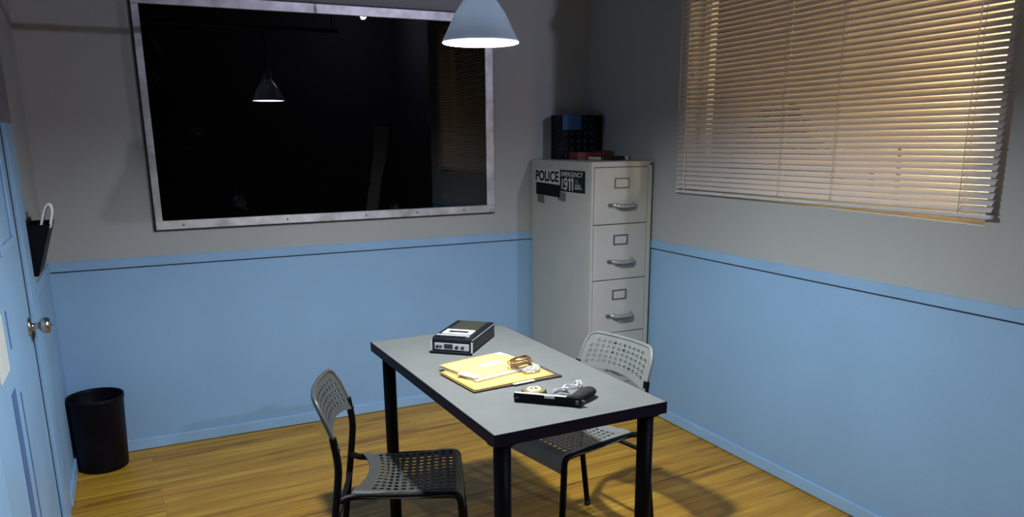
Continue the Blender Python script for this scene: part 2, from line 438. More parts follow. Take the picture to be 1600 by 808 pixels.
# ------------------------------------------------------------------ dark mirror / observation window
mr = thing('observation_mirror', 'big black observation mirror in a scuffed aluminium frame on the back wall', 'mirror', (-1.49, 0, 1.07))
X0, X1, Z0, Z1 = -2.360+1.49, -.6226+1.49, 1.0737-1.07, 2.112-1.07
FL, FR, FB, FT = .031, .046, .041, .045
bm = NB()
y0, y1 = -.031, -.012
box(bm, X0, X1, y0, y1, Z0, Z0+FB); box(bm, X0, X1, y0, y1, Z1-FT, Z1)
box(bm, X0, X0+FL, y0, y1, Z0+FB, Z1-FT); box(bm, X1-FR, X1, y0, y1, Z0+FB, Z1-FT)
fr = obj('frame', bm, M['alu'], mr, bevel=.002)
bm = NB(); e = .008  # dark outline behind the frame, its side shadow put into the colour
box(bm, X0-e, X1+e*.4, -.013, 0, Z0-e, Z0+.02); box(bm, X0-e, X1+e*.4, -.013, 0, Z1-.02, Z1+e)
box(bm, X0-e, X0+.02, -.013, 0, Z0+.02, Z1-.02); box(bm, X1-.02, X1+e*.4, -.013, 0, Z0+.02, Z1-.02)
obj('dark_outline', bm, M['frameshadow'], mr)
bm = NB(); box(bm, X0+.02, X1-.02, -.018, -.006, Z0+.02, Z1-.02); obj('glass', bm, M['glass'], mr)
for (sx, sz) in ((.12, .018), (.60, .02), (1.0, .02), (1.28, .02), (1.55, .02)):
    bm = NB(); lathe(bm, [(0, -.0335), (.004, -.033), (.005, -.031)], (X0+sx, 0, Z0+sz), 12, 'Y'); obj('screw', bm, M['darksteel'], fr)

# ------------------------------------------------------------------ window and blind
wn = thing('window_1', 'window opening with cream sill behind the blind', 'window', (0, -1.67, WZ0)); wn['kind'] = 'structure'
hy = (WY0-WY1)/2
bm = NB(); 
box(bm, .085, .125, -hy, -hy+.045, 0, WZ1-WZ0); box(bm, .085, .125, hy-.045, hy, 0, WZ1-WZ0)
box(bm, .085, .125, -hy+.045, hy-.045, 0, .05); box(bm, .085, .125, -hy+.045, hy-.045, WZ1-WZ0-.045, WZ1-WZ0)
obj('window_frame', bm, M['white'], wn, bevel=.002)
bm = NB(); prism(bm, [(-hy, -.004), (hy, .018), (hy, .0245), (-hy, .0025)], .001, .12, Mx=Matrix(((0,0,1,0),(1,0,0,0),(0,1,0,0),(0,0,0,1)))); obj('window_sill', bm, M['sill'], wn)

BY0, BY1 = -.872, -2.470            # left and right ends of the blind
BLEN = BY0-BY1
bl = thing('venetian_blind', 'white venetian blind over the window, warm light glowing through its right side', 'blind', (-.020, (BY0+BY1)/2, 1.2145))
bl.rotation_euler = (math.radians(-.22), 0, 0)
PITCH, SW, TILT = .0216, .0255, math.radians(48.5)
NSL = 54
bm = NB()
for k in range(NSL):
    zc = .030+k*PITCH
    L_ = BLEN/2-.004+random.uniform(-.0006, .0006)
    t_ = TILT+random.uniform(-.02, .02); dz = random.uniform(-.0006, .0006)
    rows = []
    for s in range(6):
        a = -1+2*s/5
        w = a*SW/2; c = (1-a*a)*.0022
        # room-side edge low, outer edge high; crowned towards the room
        x = w*math.cos(t_) - c*math.sin(t_); z = w*math.sin(t_) + c*math.cos(t_)
        rows.append([bm.verts.new((x, y, zc+z+dz)) for y in (-L_, -L_/3, L_/3, L_)])
    for a, b in zip(rows, rows[1:]):
        for q in range(3):
            f = bm.faces.new((a[q], a[q+1], b[q+1], b[q])); f.smooth = True
obj('slats', bm, M['slat'], bl, recalc=False)
bm = NB(); box(bm, -.013, .013, -BLEN/2+.002, BLEN/2-.002, 0, .013); obj('bottom_rail', bm, M['railw'], bl, bevel=.003)
bm = NB(); box(bm, -.018, .018, -BLEN/2+.002, BLEN/2-.002, .030+NSL*PITCH, .065+NSL*PITCH); obj('head_rail', bm, M['railw'], bl, bevel=.002)
for yw in (-.945, -1.556, -1.834, -2.358):
    yl = yw-(BY0+BY1)/2
    bm = NB()
    for xo in (-.0135, .0125):
        tube(bm, [(xo, yl, .012), (xo, yl, .040+NSL*PITCH)], .0015, 5)
    for k in range(0, NSL):
        tube(bm, [(-.0135, yl, .020+k*PITCH), (.0125, yl, .036+k*PITCH)], .0007, 4)
    lc = obj('ladder_cord', bm, M['paper'], bl)
    bm = NB(); lathe(bm, [(0, -.003), (.006, -.003), (.006, 0), (0, 0)], (0, yl, 0), 10); obj('cord_button', bm, M['railw'], lc)
bm = NB(); yl = -.902-(BY0+BY1)/2
tube(bm, [(-.024, yl, .40), (-.024, yl, .05+NSL*PITCH)], .0035, 8); tube(bm, [(-.024, yl, .385), (-.024, yl, .405)], .0048, 8)
tube(bm, [(-.024, yl, .05+NSL*PITCH), (-.012, yl, .055+NSL*PITCH)], .002, 6)
obj('tilt_wand', bm, M['railw'], bl)
bm = NB(); yl = -.985-(BY0+BY1)/2
tube(bm, [(-.02, yl, .56), (-.0195, yl, .05+NSL*PITCH)], .0014, 6); lathe(bm, [(0, .53), (.005, .533), (.0035, .56), (0, .563)], (-.02, yl, 0), 10)
obj('lift_cord', bm, M['railw'], bl)

# outside the window: ground, a tree and a late-sun lamp through its branches
bm = NB(); box(bm, .13, 6, -7, 3, -.25, -.05)
g = structure('ground_outside', bm, M['ground'], 'dark ground outside the window', 'ground')
bm = NB(); box(bm, 1.9, 2.0, -5, 4, -.05, 3.2)
structure('wall_outside', bm, M['outwall'], 'cream wall of the yard outside the window', 'wall')
bs = thing('shading_bush', 'added leafy shrub, unseen outside, shading the lower left of the blind', 'shading_bush', (.36, -1.16, -.05))
bm = NB(); rb = random.Random(11)  # unseen shrub added to keep amber light off the blind's lower left
for k in range(1500):
    d = Vector((rb.gauss(0, 1), rb.gauss(0, 1), rb.gauss(0, 1))).normalized()
    q = rb.uniform(.82, 1.0); p = Vector((d.x*.15*q, d.y*.40*q, .95+d.z*.72*q))
    a = Vector((rb.gauss(0, 1), rb.gauss(0, 1), rb.gauss(0, 1))).normalized(); b = d.cross(a).normalized(); sz = rb.uniform(.035, .06)
    vs = [bm.verts.new(p-a*sz), bm.verts.new(p+b*sz*.5+d*.008), bm.verts.new(p+a*sz), bm.verts.new(p-b*sz*.5)]
    bm.faces.new(vs)
obj('foliage', bm, M['leaf'], bs, recalc=False)
bm = NB(); lathe(bm, [(0, .3), (.16, .4), (.20, .9), (.17, 1.35), (0, 1.5)], seg=14)
for v in bm.verts: v.co.y *= 1.6; v.co.x *= .5
obj('inner_growth', bm, M['bark'], bs)
bm = NB(); tube(bm, [(0, 0, 0), (.01, .02, .35)], .03, 8); obj('stem', bm, M['bark'], bs)
tr = thing('tree', 'bare branching tree standing outside behind the blind', 'tree', (.62, -1.80, -.05))
bm = NB()
def branch(p, d, r, n):
    pts = [p]; rs = [r]; d = d.normalized()
    for i in range(6):
        d = (d+Vector((random.uniform(-.12, .12), random.uniform(-.14, .14), random.uniform(-.02, .12)))).normalized()
        p = p+d*(.20 if n > 1 else .13); pts.append(p); rs.append(r*(1-.10*(i+1)))
    tube(bm, pts, rs, 7)
    if n > 0:
        for i in (2, 3, 5, 6):
            branch(pts[i], d+Vector((random.uniform(-.3, .3), random.choice((-1, 1))*random.uniform(.5, 1.1), random.uniform(.1, .7))), rs[i]*.6, n-1)
branch(Vector((0, .15, 0)), Vector((0, -.05, 1)), .085, 1)
obj('trunk', bm, M['bark'], tr)

# ------------------------------------------------------------------ table
T = thing('table', 'rectangular grey-topped table with black round legs under the lamp', 'table', (-1.437, -1.819, 0), .0194)
TW, TL, TH = .5413, 1.0457, .7553
bm = NB(); box(bm, -TW/2+.0015, TW/2-.0015, -TL/2+.0015, TL/2-.0015, TH-.006, TH); obj('tabletop', bm, M['table'], T, bevel=.001)
bm = NB()
box(bm, -TW/2, TW/2, -TL/2, TL/2, TH-.034, TH-.0055)
for (a, b, c, d) in ((-TW/2, TW/2, -TL/2, -TL/2+.0015), (-TW/2, TW/2, TL/2-.0015, TL/2), (-TW/2, -TW/2+.0015, -TL/2, TL/2), (TW/2-.0015, TW/2, -TL/2, TL/2)):
    box(bm, a, b, c, d, TH-.0055, TH-.0004)
obj('edge_band', bm, M['tedge'], T)
for sx in (-1, 1):
    for sy in (-1, 1):
        cx, cy = sx*(TW/2-(.047 if sy > 0 else .042)), sy*(TL/2-(.062 if sy > 0 else .042))
        bm = NB(); lathe(bm, [(0, TH-.036), (.0235, TH-.036), (.0228, .40), (.0212, .012), (.0212, .006), (0, .006)], (cx, cy, 0), 24)
        lg = obj('leg', bm, M['blackmetal'], T)
        bm = NB(); lathe(bm, [(0, TH-.034), (.04, TH-.034), (.04, TH-.040), (.026, TH-.042), (0, TH-.042)], (cx, cy, 0), 24); obj('mounting_plate', bm, M['blackmetal'], lg)
        bm = NB(); lathe(bm, [(0, 0), (.019, 0), (.019, .006), (0, .007)], (cx, cy, 0), 18); obj('leg_foot', bm, M['rubber'], lg)

# ------------------------------------------------------------------ chairs
def make_chair(loc, rz, label, cm):
    t = thing('perforated_chair', label, 'chair', loc, rz, 'perforated plastic chairs at the table')
    xf, xr, sf, sr = .182, -.147, .177, .157
    xb, zb, wb, xt, zt, wt = -.169, .598, .184, -.227, .747, .177
    xft, wft, zs = -.241, .183, .452
    # seat
    prof = smooth_path([(xr, 0, zs), (-.05, 0, zs-.006), (.05, 0, zs-.007), (.135, 0, zs-.001), (.172, 0, zs-.004), (.190, 0, zs-.028), (.194, 0, zs-.07)], 3)
    ds = [0]
    for a, b in zip(prof, prof[1:]): ds.append(ds[-1]+(b-a).length)
    def P(v):
        s = v*ds[-1]
        for i in range(len(ds)-1):
            if s <= ds[i+1]+1e-9: return prof[i].lerp(prof[i+1], (s-ds[i])/(ds[i+1]-ds[i]))
        return prof[-1]
    def fm(u, v):
        a = 2*u-1; p = P(v)
        k = min(1, max(0, (p.x-xr)/(xf-xr)))
        w = sr+(sf-sr)*k
        rear = .042*(1-a*a)*max(0, 1-v/.35)
        edge = max(0, (abs(a)-.88)/.12)
        dish = -.006*(1-a*a)*math.sin(PI*min(1, v/.85))
        # corners of the front apron round off
        ww = w*(1-.05*max(0, (v-.86)/.14)**2)
        return Vector((p.x+rear-(.018*edge**2 if v > .8 else 0)*(v-.8)/.2, a*ww, p.z+dish-.014*edge**2))
    bm = perforated(14, 16, lambda i, j: 1 <= i <= 12 and 2 <= j <= 12, fm, .35)
    obj('seat', bm, cm, t, solid=.004, split=38)
    # backrest
    rc = .045
    def bmap(u, v):
        a = 2*u-1
        w = wb+(wt-wb)*v
        zlo = zb+.028*(1-a*a)
        ex = abs(a)*wt-(wt-rc)
        zhi = zt-(rc-math.sqrt(max(0, rc*rc-ex*ex)) if ex > 0 else 0)
        z = zlo+(zhi-zlo)*v
        x = xb+(xt-xb)*(z-zb)/(zt-zb)-.026*(1-a*a)
        return Vector((x, a*w, z))
    def bh(i, j):
        if not 1 <= i <= 12 or not 1 <= j <= 5: return False
        return not (j == 5 and i in (1, 12))
    bm = perforated(14, 7, bh, bmap, .35)
    obj('backrest', bm, cm, t, solid=.005, split=38)
    rim = [bmap(0, v/8) for v in range(0, 9)]+[bmap(u/24, 1) for u in range(1, 24)]+[bmap(1, 1-v/8) for v in range(0, 9)]
    bm = NB(); tube(bm, rim, .0068, 10); obj('backrest_rim', bm, cm, t)
    for s in (-1, 1):
        p = smooth_path([(xft, s*wft, .004), (xb-.006, s*wb, zb-.10), (xb-.002, s*wb, zb-.04), (xb+(xt-xb)*.25, s*(wb-.002), zb+.04)], 3)
        bm = NB(); tube(bm, p, .0112, 12); lg = obj('leg', bm, M['blackmetal'], t)
        bm = NB(); lathe(bm, [(0, 0), (.0125, 0), (.0135, .02), (0, .021)], (xft, s*wft, 0), 14); obj('foot_cap', bm, M['rubber'], lg)
        p = smooth_path([(.212, s*.182, .004), (.190, s*.172, .30), (.184, s*.169, .395)], 2)
        bm = NB(); tube(bm, p, .0112, 12); lg = obj('leg', bm, M['blackmetal'], t)
        bm = NB(); lathe(bm, [(0, 0), (.0125, 0), (.0135, .02), (0, .021)], (.212, s*.182, 0), 14); obj('foot_cap', bm, M['rubber'], lg)
        zr = .436; xpost = xft+(xb-.006-xft)*zr/(zb-.10)
        p = smooth_path([(.184, s*.169, .392), (.180, s*.168, zr), (.13, s*.163, zr), (-.10, s*.150, zr), (xr-.005, s*.150, zr), (xpost, s*.183, zr)], 3)
        bm = NB(); tube(bm, p, .0105, 12); obj('seat_rail', bm, M['blackmetal'], t)
    bm = NB(); tube(bm, [(xft+(xb-xft)*.72, -.176, .37), (xft+(xb-xft)*.72, .176, .37)], .008, 10); obj('stretcher', bm, M['blackmetal'], t)
    return t
make_chair((-1.766, -1.781, 0), -.368, 'dark perforated chair on the left side of the table, nearest the door', M['chair'])
make_chair((-1.094, -1.714, 0), 3.321, 'grey perforated chair pushed under the right side of the table, before the filing cabinet', M['chair2'])

# ------------------------------------------------------------------ filing cabinet
GX, GY, GW, GD, GH = -.385, -.669, .367, .645, 1.359
cb = thing('filing_cabinet', 'tall putty grey four-drawer filing cabinet in the corner', 'filing cabinet', (GX, GY, 0))
bm = NB()
box(bm, 0, GW, .018, GD, .02, GH)                                     # carcass
box(bm, 0, .014, 0, .018, .02, GH); box(bm, GW-.026, GW, 0, .018, .02, GH)   # front stiles
box(bm, .014, GW-.026, 0, .018, 1.332, GH); box(bm, .014, GW-.026, 0, .018, .02, .187)
obj('body', bm, M['cab'], cb, bevel=.003)
bm = NB(); box(bm, .015, GW-.015, .02, GD-.02, 0, .021); obj('plinth', bm, M['cabdark'], cb)
bm = NB(); box(bm, .015, GW-.027, .0165, .0185, .188, 1.331); obj('drawer_gap', bm, M['cabdark'], cb)
for (z0, z1) in ((1.0465, 1.3295), (.7595, 1.0425), (.4735, .7555), (.190, .4695)):
    bm = NB(); box(bm, .0165, GW-.0285, -.002, .017, z0, z1)
    d = obj('drawer', bm, M['cab'], cb, bevel=.003)
    lx, lz = .177, z1-.078
    bm = NB()
    for (a, b, c, e) in ((-.043, .043, .020, .026), (-.043, .043, -.026, -.020), (-.043, -.037, -.020, .020), (.037, .043, -.020, .020)):
        box(bm, lx+a, lx+b, -.007, -.001, lz+c, lz+e)
    h = obj('label_holder', bm, M['darksteel'], d, bevel=.001)
    bm = NB(); box(bm, lx-.037, lx+.037, -.004, -.0015, lz-.02, lz+.02); obj('label_card', bm, M['cab'], h)
    bm = NB(); box(bm, lx+.031, lx+.036, -.0075, -.0035, lz-.017, lz+.017); obj('card_edge', bm, M['chrome'], h)
    hz = z1-.190
    # pull handle: tapered neck at the left, flat bar, turned-in right end
    bm = NB()
    pth = smooth_path([(.118, -.002, hz+.006), (.128, -.022, hz+.004), (.150, -.030, hz-.002), (.228, -.030, hz-.002), (.243, -.024, hz+.002), (.246, -.002, hz+.008)], 3)
    nn = len(pth); tube(bm, pth, [.006+.0045*min(1, k/(nn*.35)) for k in range(nn)], 12)
    for v in bm.verts: v.co.y = -.016+(v.co.y+.016)*.9
    hd = obj('handle', bm, M['chrome'], d)
    bm = NB(); box(bm, .150, .236, -.034, -.012, hz-.016, hz-.008); obj('finger_plate', bm, M['darksteel'], hd, bevel=.002)
    bm = NB(); lathe(bm, [(0, -.016), (.008, -.016), (.010, -.010), (.006, -.006), (.006, -.002)], (.104, 0, hz+.004), 16, 'Y'); obj('latch_button', bm, M['darksteel'], d)
bm = NB(); lathe(bm, [(0, -.004), (.007, -.004), (.008, 0)], (GW-.013, 0, GH-.016), 16, 'Y'); obj('lock', bm, M['darksteel'], cb)
# stickers on the side facing the table; text runs towards the front
def side(y, z, w, h, tilt=0.0):
    def f(x, yy, d): return Vector((-.0012-d, (y-GY)-x, z+yy-tilt*x))
    return f
def sticker(name, y0, y1, z0, z1, m, lift=.0, tilt=.0, label=None):
    bm = NB(); a, b = y0-GY, y1-GY; l = a-b
    vs = [(-.0010-lift, a, z0), (-.0010-lift, b, z0-tilt*l), (-.0010-lift, b, z1-tilt*l), (-.0010-lift, a, z1)]
    q = [bm.verts.new(v) for v in vs]; w = [bm.verts.new((.0002, v[1], v[2])) for v in vs]
    bm.faces.new(q); bm.faces.new(w[::-1])
    for i in range(4): bm.faces.new((q[i], q[(i+1) % 4], w[(i+1) % 4], w[i]))
    o = obj(name, bm, m, cb); 
    if label: o['label'] = label
    return o
s1 = sticker('police_sticker', -.064, -.345, 1.237, 1.309, M['stwhite'], label='white sticker with black POLICE lettering')
text_mesh('lettering', 'POLICE', M['stblack'], s1, .262, .058, side(-.074, 1.244, 0, 0), .035)
s2 = sticker('emergency_sticker', -.349, -.607, 1.200, 1.312, M['stteal'], label='dark sticker with white emergency number')
text_mesh('lettering', 'EMERGENCY', M['stwhite'], s2, .222, .024, side(-.364, 1.279, 0, 0), .010)
def stroke(bm, pts, w, pl, closed=False, d=.0004):
    n = len(pts); L_, R_ = [], []
    for i in range(n):
        a = Vector(pts[i-1] if (closed or i) else pts[0]); b = Vector(pts[(i+1) % n] if (closed or i < n-1) else pts[-1])
        t = (b-a).normalized(); nn = Vector((-t.y, t.x))*w/2; p = Vector(pts[i])
        L_.append(bm.verts.new(pl(p.x+nn.x, p.y+nn.y, d))); R_.append(bm.verts.new(pl(p.x-nn.x, p.y-nn.y, d)))
    for i in range(n if closed else n-1): bm.faces.new((L_[i], L_[(i+1) % n], R_[(i+1) % n], R_[i]))
for k in range(3):
    bm = NB(); pl_ = side(-.396-(0, .043, .072)[k], 1.208, 0, 0)
    if k == 0:
        stroke(bm, [(.018+.0130*math.cos(2*PI*q/24), .0445+.0145*math.sin(2*PI*q/24)) for q in range(24)], .0105, pl_, True)
        stroke(bm, [(.0310, .046), (.0310, .030), (.0285, .0165), (.0225, .0080), (.0145, .0055), (.0060, .0085), (.0030, .0135)], .0105, pl_, d=.0005)
    else:
        stroke(bm, [(.0165, .064), (.0165, 0)], .0120, pl_); stroke(bm, [(.0130, .0585), (.0030, .0500)], .0100, pl_, d=.0005)
    o9 = obj('digit', bm, M['stwhite'], s2)
for k, (w_, s_) in enumerate(((.030, 'FOR'), (.040, 'FIRE'), (.058, 'POLICE'), (.072, 'MEDICAL'))):
    text_mesh('lettering', s_, M['tape'] if k < 2 else M['stwhite'], s2, w_, .0105, side(-.508, 1.258-k*.0135, 0, 0), .015)
text_mesh('lettering', 'DIAL', M['stwhite'], s2, .058, .020, lambda x, y, d: Vector((-.0012-d, (-.366+.0-GY)-(.020-y), 1.212+x)), .02)
sticker('black_sticker', -.079, -.352, 1.170, 1.236, M['stblack'], lift=.0002, tilt=.02, label='plain black sticker')
sticker('tape_scrap', -.095, -.175, 1.126, 1.170, M['tape'], tilt=.06)
sticker('tape_scrap', -.330, -.412, 1.150, 1.198, M['tape'], lift=-.0004, tilt=.05)

# ------------------------------------------------------------------ on top of the cabinet
th = math.radians(13)
cr = thing('file_crate', 'black plastic file crate with round holes on top of the filing cabinet', 'crate', (-.287, -.130, GH), -th)
CW, CD, CH = .262, .095, .238
def cut(i, j): return 'cut' if (1 <= i <= 3 and j >= 4) else (0 <= i <= 6)
bm = perforated(7, 6, cut, lambda u, v: Vector((u*CW, 0, v*CH)), .24)
obj('front_panel', bm, M['crate'], cr, solid=.004, split=30)
bm = perforated(7, 6, lambda i, j: True, lambda u, v: Vector((u*CW, CD, v*CH)), .24); obj('back_panel', bm, M['crate'], cr, solid=.004)
for x in (0, CW):
    bm = NB(); box(bm, x-.002, x+.002, 0, CD, 0, CH); obj('side_panel', bm, M['crate'], cr)
bm = NB(); box(bm, 0, CW, 0, CD, 0, .004); obj('bottom_panel', bm, M['crate'], cr)
bm = NB()
for (a, b, c, d) in ((-.004, .002, -.004, CD+.004), (CW-.002, CW+.004, -.004, CD+.004), (0, CW, CD-.002, CD+.004)): box(bm, a, b, c, d, CH-.006, CH+.002)
obj('rim', bm, M['crate'], cr)
for i, (dx, dy, hh) in enumerate(((.030, .018, .236), (.020, .040, .240))):
    f = thing('blue_folder', ('blue file folder seen through the notch in the crate front' if i == 0 else 'blue file folder standing behind the front one in the crate'), 'folder', (-.287, -.130, GH+.0045), -th, 'blue folders in the crate')
    bm = NB(); prism(bm, [(dx+.0, 0), (dx+.205, 0), (dx+.205, hh-.012), (dx+.12, hh-.012), (dx+.11, hh), (dx+.02, hh), (dx+.01, hh-.012), (dx, hh-.012)], dy, dy+.003, Mx=Matrix(((1,0,0,0),(0,0,1,0),(0,1,0,0),(0,0,0,1))))
    obj('cover', bm, M['bluefolder'], f)
    bm = NB(); box(bm, dx+.006, dx+.198, dy+.0032, dy+.009, 0, hh-.022); obj('papers', bm, M['pages'], f)

def book(name, label, loc, rz, W, D, H, cover, group=None, pg='pages'):
    t = thing(name, label, 'book', loc, rz, group)
    bm = NB(); box(bm, 0, W, 0, D, 0, .0025); box(bm, 0, W, 0, D, H-.0025, H); box(bm, 0, W, 0, .003, .0025, H-.0025)
    obj('cover', bm, cover, t, bevel=.0008)
    bm = NB(); box(bm, .003, W-.003, .003, D-.004, .0025, H-.0025); obj('page_block', bm, M[pg], t)
    return t
book('book', 'dark red hardback lying in front of the black file crate', (-.258, -.320, GH), math.radians(-2), .170, .112, .040, M['redbook'], 'books on the filing cabinet', 'redpages')
book('book', 'small brown book beside the dark red hardback on the filing cabinet', (-.083, -.305, GH), math.radians(-3), .052, .12, .045, M['brownbook'], 'books on the filing cabinet', 'redpages')
book('book', 'thin black book with pale page edges at the front of the cabinet top', (-.205, -.470, GH), math.radians(2), .150, .130, .020, M['blackbook'], 'books on the filing cabinet')
bm = NB(); box(bm, 0, .022, 0, .03, 0, .022); 
tag(obj('paper_block', bm, M['pages'], loc=(-.048, -.462, GH), rotz=.03, bevel=.001), 'small pale paper block right of the thin black book', 'note block')

# ------------------------------------------------------------------ pendant lamp
LX, LY, LZ = -1.505, -1.869, 1.746
lp = thing('pendant_lamp', 'grey bell-shaped pendant lamp glowing white above the table', 'lamp', (LX, LY, LZ))
prof = [(.1085, 0), (.1075, .006), (.0945, .030), (.083, .055), (.070, .080), (.056, .100), (.045, .116), (.036, .130), (.030, .142)]
bm = NB(); lathe(bm, prof, seg=56); obj('shade', bm, M['shade'], lp, recalc=True)
bm = NB(); lathe(bm, [(max(.0, r-.0022), h+.0006) for r, h in prof], seg=56); obj('reflector', bm, M['shadein'], lp)
bm = NB(); lathe(bm, [(.1085, .0), (.1100, .001), (.1100, -.003), (.1060, -.003), (.1062, .0)], seg=56); obj('rim', bm, M['shade'], lp)
bm = NB(); lathe(bm, [(.031, .138), (.032, .150), (.026, .190), (.012, .205), (.006, .215), (0, .216)], seg=32); lathe(bm, [(0, .136), (.031, .138)], seg=32); obj('cap', bm, M['shade'], lp)
bm = NB(); lathe(bm, [(0, .004), (.018, .007), (.031, .019), (.036, .037), (.032, .056), (.020, .078), (.0145, .092), (.0145, .100), (0, .101)], seg=28); obj('bulb', bm, M['bulb'], lp)
bm = NB(); lathe(bm, [(0, .140), (.019, .139), (.019, .102), (.0165, .100), (.0165, .096), (.0150, .096), (0, .1015)], seg=20); obj('socket', bm, M['white'], lp)
bm = NB(); tube(bm, [(0, 0, .214), (0, 0, ZC-LZ-.018)], .0035, 8); obj('cord', bm, M['blackmetal'], lp)
bm = NB(); lathe(bm, [(0, ZC-LZ), (.05, ZC-LZ), (.048, ZC-LZ-.02), (0, ZC-LZ-.024)], seg=28); obj('ceiling_rose', bm, M['white'], lp)
# ------------------------------------------------------------------ cassette recorder
rc = thing('cassette_recorder', 'black and silver cassette recorder at the far end of the table', 'tape recorder', (-1.510, -1.590, TH), math.radians(-42))
RW, RD, RH = .146, .262, .056
bm = NB(); 
poly = [(0, .006), (RD, .006), (RD, RH-.004), (RD-.006, RH), (.010, RH), (.002, RH-.004), (0, RH-.008)]
My = Matrix(((0,0,1,-RW/2),(1,0,0,0),(0,1,0,0),(0,0,0,1)))
prism(bm, poly, 0, RW, Mx=My); body = obj('body', bm, M['recblack'], rc, bevel=.003)
for sx in (-.055, .055):
    for yy in (.02, RD-.02):
        bm = NB(); lathe(bm, [(0, 0), (.007, 0), (.008, .007), (0, .008)], (sx, yy, 0), 14); obj('foot', bm, M['rubber'], rc)
bm = NB(); box(bm, -.063, .063, -.0025, .001, .012, .036); fp = obj('front_plate', bm, M['recsilver'], rc, bevel=.0008)
bm = NB(); box(bm, -.027, .004, -.0045, -.002, .018, .034); obj('meter', bm, M['display'], fp)
for x, r_ in ((-.052, .0048), (-.040, .0036), (.019, .0052), (.041, .0052)):
    bm = NB(); lathe(bm, [(0, -.012), (r_*.85, -.012), (r_, -.010), (r_, -.002)], (x, 0, .024), 16, 'Y'); 
    box(bm, x-.0008, x+.0008, -.0135, -.011, .024-r_*.2, .024+r_)
    obj('knob', bm, M['recblack'], fp)
# keys along the front of the top
bm = NB(); box(bm, -.064, .056, .020, .033, RH-.004, RH+.0045); obj('key_bar', bm, M['recsilver'], rc, bevel=.002)
for k in range(6):
    bm = NB(); x = -.061+k*.0187; box(bm, x, x+.0165, .005, .0195, RH-.006, RH+.0035); obj('key', bm, M['recblack'], rc, bevel=.0015)
bm = NB()
x0, x1, ya, yb = -.056, .050, .052, .112
for (a, b, c, d) in ((x0, x1, ya, ya+.016), (x0, x1, yb-.013, yb), (x0, x0+.016, ya+.016, yb-.013), (x1-.016, x1, ya+.016, yb-.013)): box(bm, a, b, c, d, RH-.001, RH+.003)
lid = obj('cassette_lid', bm, M['recwhite'], rc, bevel=.001)
bm = NB(); box(bm, x0+.015, x1-.015, ya+.015, yb-.012, RH-.001, RH+.0012); obj('cassette_window', bm, M['display'], lid)
bm = NB()
for k in range(16):
    y = .128+k*.0074; box(bm, -.052, .052, y, y+.0045, RH-.001, RH+.0018)
box(bm, -.056, .056, .124, .126, RH-.001, RH+.002); box(bm, -.056, .056, .247, .249, RH-.001, RH+.002)
obj('speaker_grille', bm, M['recgrille'], rc)
for s in (-1, 1):
    bm = NB(); box(bm, s*RW/2-.0012, s*RW/2+.0012, .004, RD-.004, RH-.0075, RH-.0052); obj('side_trim', bm, M['recsilver'], rc)
# carrying handle folded down round the front
hb = None
bm = NB(); box(bm, -.0775, .0775, -.016, -.006, .0005, .010); hb = obj('carry_handle', bm, M['recblack'], rc, bevel=.003)
for s in (-1, 1):
    bm = NB(); prism(bm, [(-.012, .001), (-.005, .001), (-.0005, .012), (-.0005, .044), (-.006, .044), (-.008, .014)], s*.0745-.0026, s*.0745+.0026, Mx=Matrix(((0,0,1,0),(1,0,0,0),(0,1,0,0),(0,0,0,1))))
    obj('handle_arm', bm, M['recsilver'], hb, bevel=.0008)

# ------------------------------------------------------------------ folders, cord, bag
def sheet(bm, W, D, z, t, bend=0.0, n=8, ox=0, oy=0, curl=0.0, poly=None):
    """card W x D centred on the origin, thickness t, its front edge lifted by bend"""
    g = []
    for i in range(n+1):
        row = []
        for j in range(n+1):
            u, v = i/n, j/n
            x, y = (u-.5)*W+ox, (v-.5)*D+oy
            zz = z+bend*(1-v)**3+curl*(u**4)*(v)
            row.append((x, y, zz))
        g.append(row)
    top = [[bm.verts.new((x, y, z_+t)) for x, y, z_ in r] for r in g]; bot = [[bm.verts.new(p) for p in r] for r in g]
    for i in range(n):
        for j in range(n):
            bm.faces.new((top[i][j], top[i+1][j], top[i+1][j+1], top[i][j+1])).smooth = True
            bm.faces.new((bot[i][j], bot[i][j+1], bot[i+1][j+1], bot[i+1][j])).smooth = True
    for k in range(n):
        bm.faces.new((bot[k][0], bot[k+1][0], top[k+1][0], top[k][0])); bm.faces.new((top[k][n], top[k+1][n], bot[k+1][n], bot[k][n]))
        bm.faces.new((top[0][k], top[0][k+1], bot[0][k+1], bot[0][k])); bm.faces.new((bot[n][k], bot[n][k+1], top[n][k+1], top[n][k]))
GF = 'folders in the pile on the table'
f0 = thing('file_folder', 'dark plum-brown folder at the bottom of the pile on the table', 'folder', (-1.456, -1.902, TH), math.radians(3.5), GF)
bm = NB(); sheet(bm, .288, .218, .0002, .0022); sheet(bm, .288, .218, .0034, .0010, bend=.001); obj('cover', bm, M['brownfolder'], f0)
bm = NB(); sheet(bm, .27, .20, .0024, .0010); obj('papers', bm, M['paper'], f0)
f1 = thing('file_folder', 'manila folder in the middle of the pile, larger part of it showing at the front', 'folder', (-1.480, -1.896, TH+.0048), math.radians(6), GF)
bm = NB(); sheet(bm, .29, .225, 0, .001); sheet(bm, .286, .222, .0036, .001, bend=.0005); obj('cover', bm, M['manila2'], f1)
bm = NB(); sheet(bm, .278, .214, .0011, .0023); obj('papers', bm, M['paper'], f1)
bm = NB(); sheet(bm, .075, .016, .0012, .0012, ox=.025, oy=-.1145); obj('tab', bm, M['paper'], f1)['label'] = 'white label strip on the front edge'
f2 = thing('file_folder', 'manila folder on top of the pile with a pale label and papers sliding out', 'folder', (-1.478, -1.830, TH+.0097), math.radians(13), GF)
bm = NB(); sheet(bm, .252, .205, 0, .001); sheet(bm, .248, .192, .0082, .001, bend=-.001, oy=.006, curl=-.003); obj('cover', bm, M['manila'], f2)
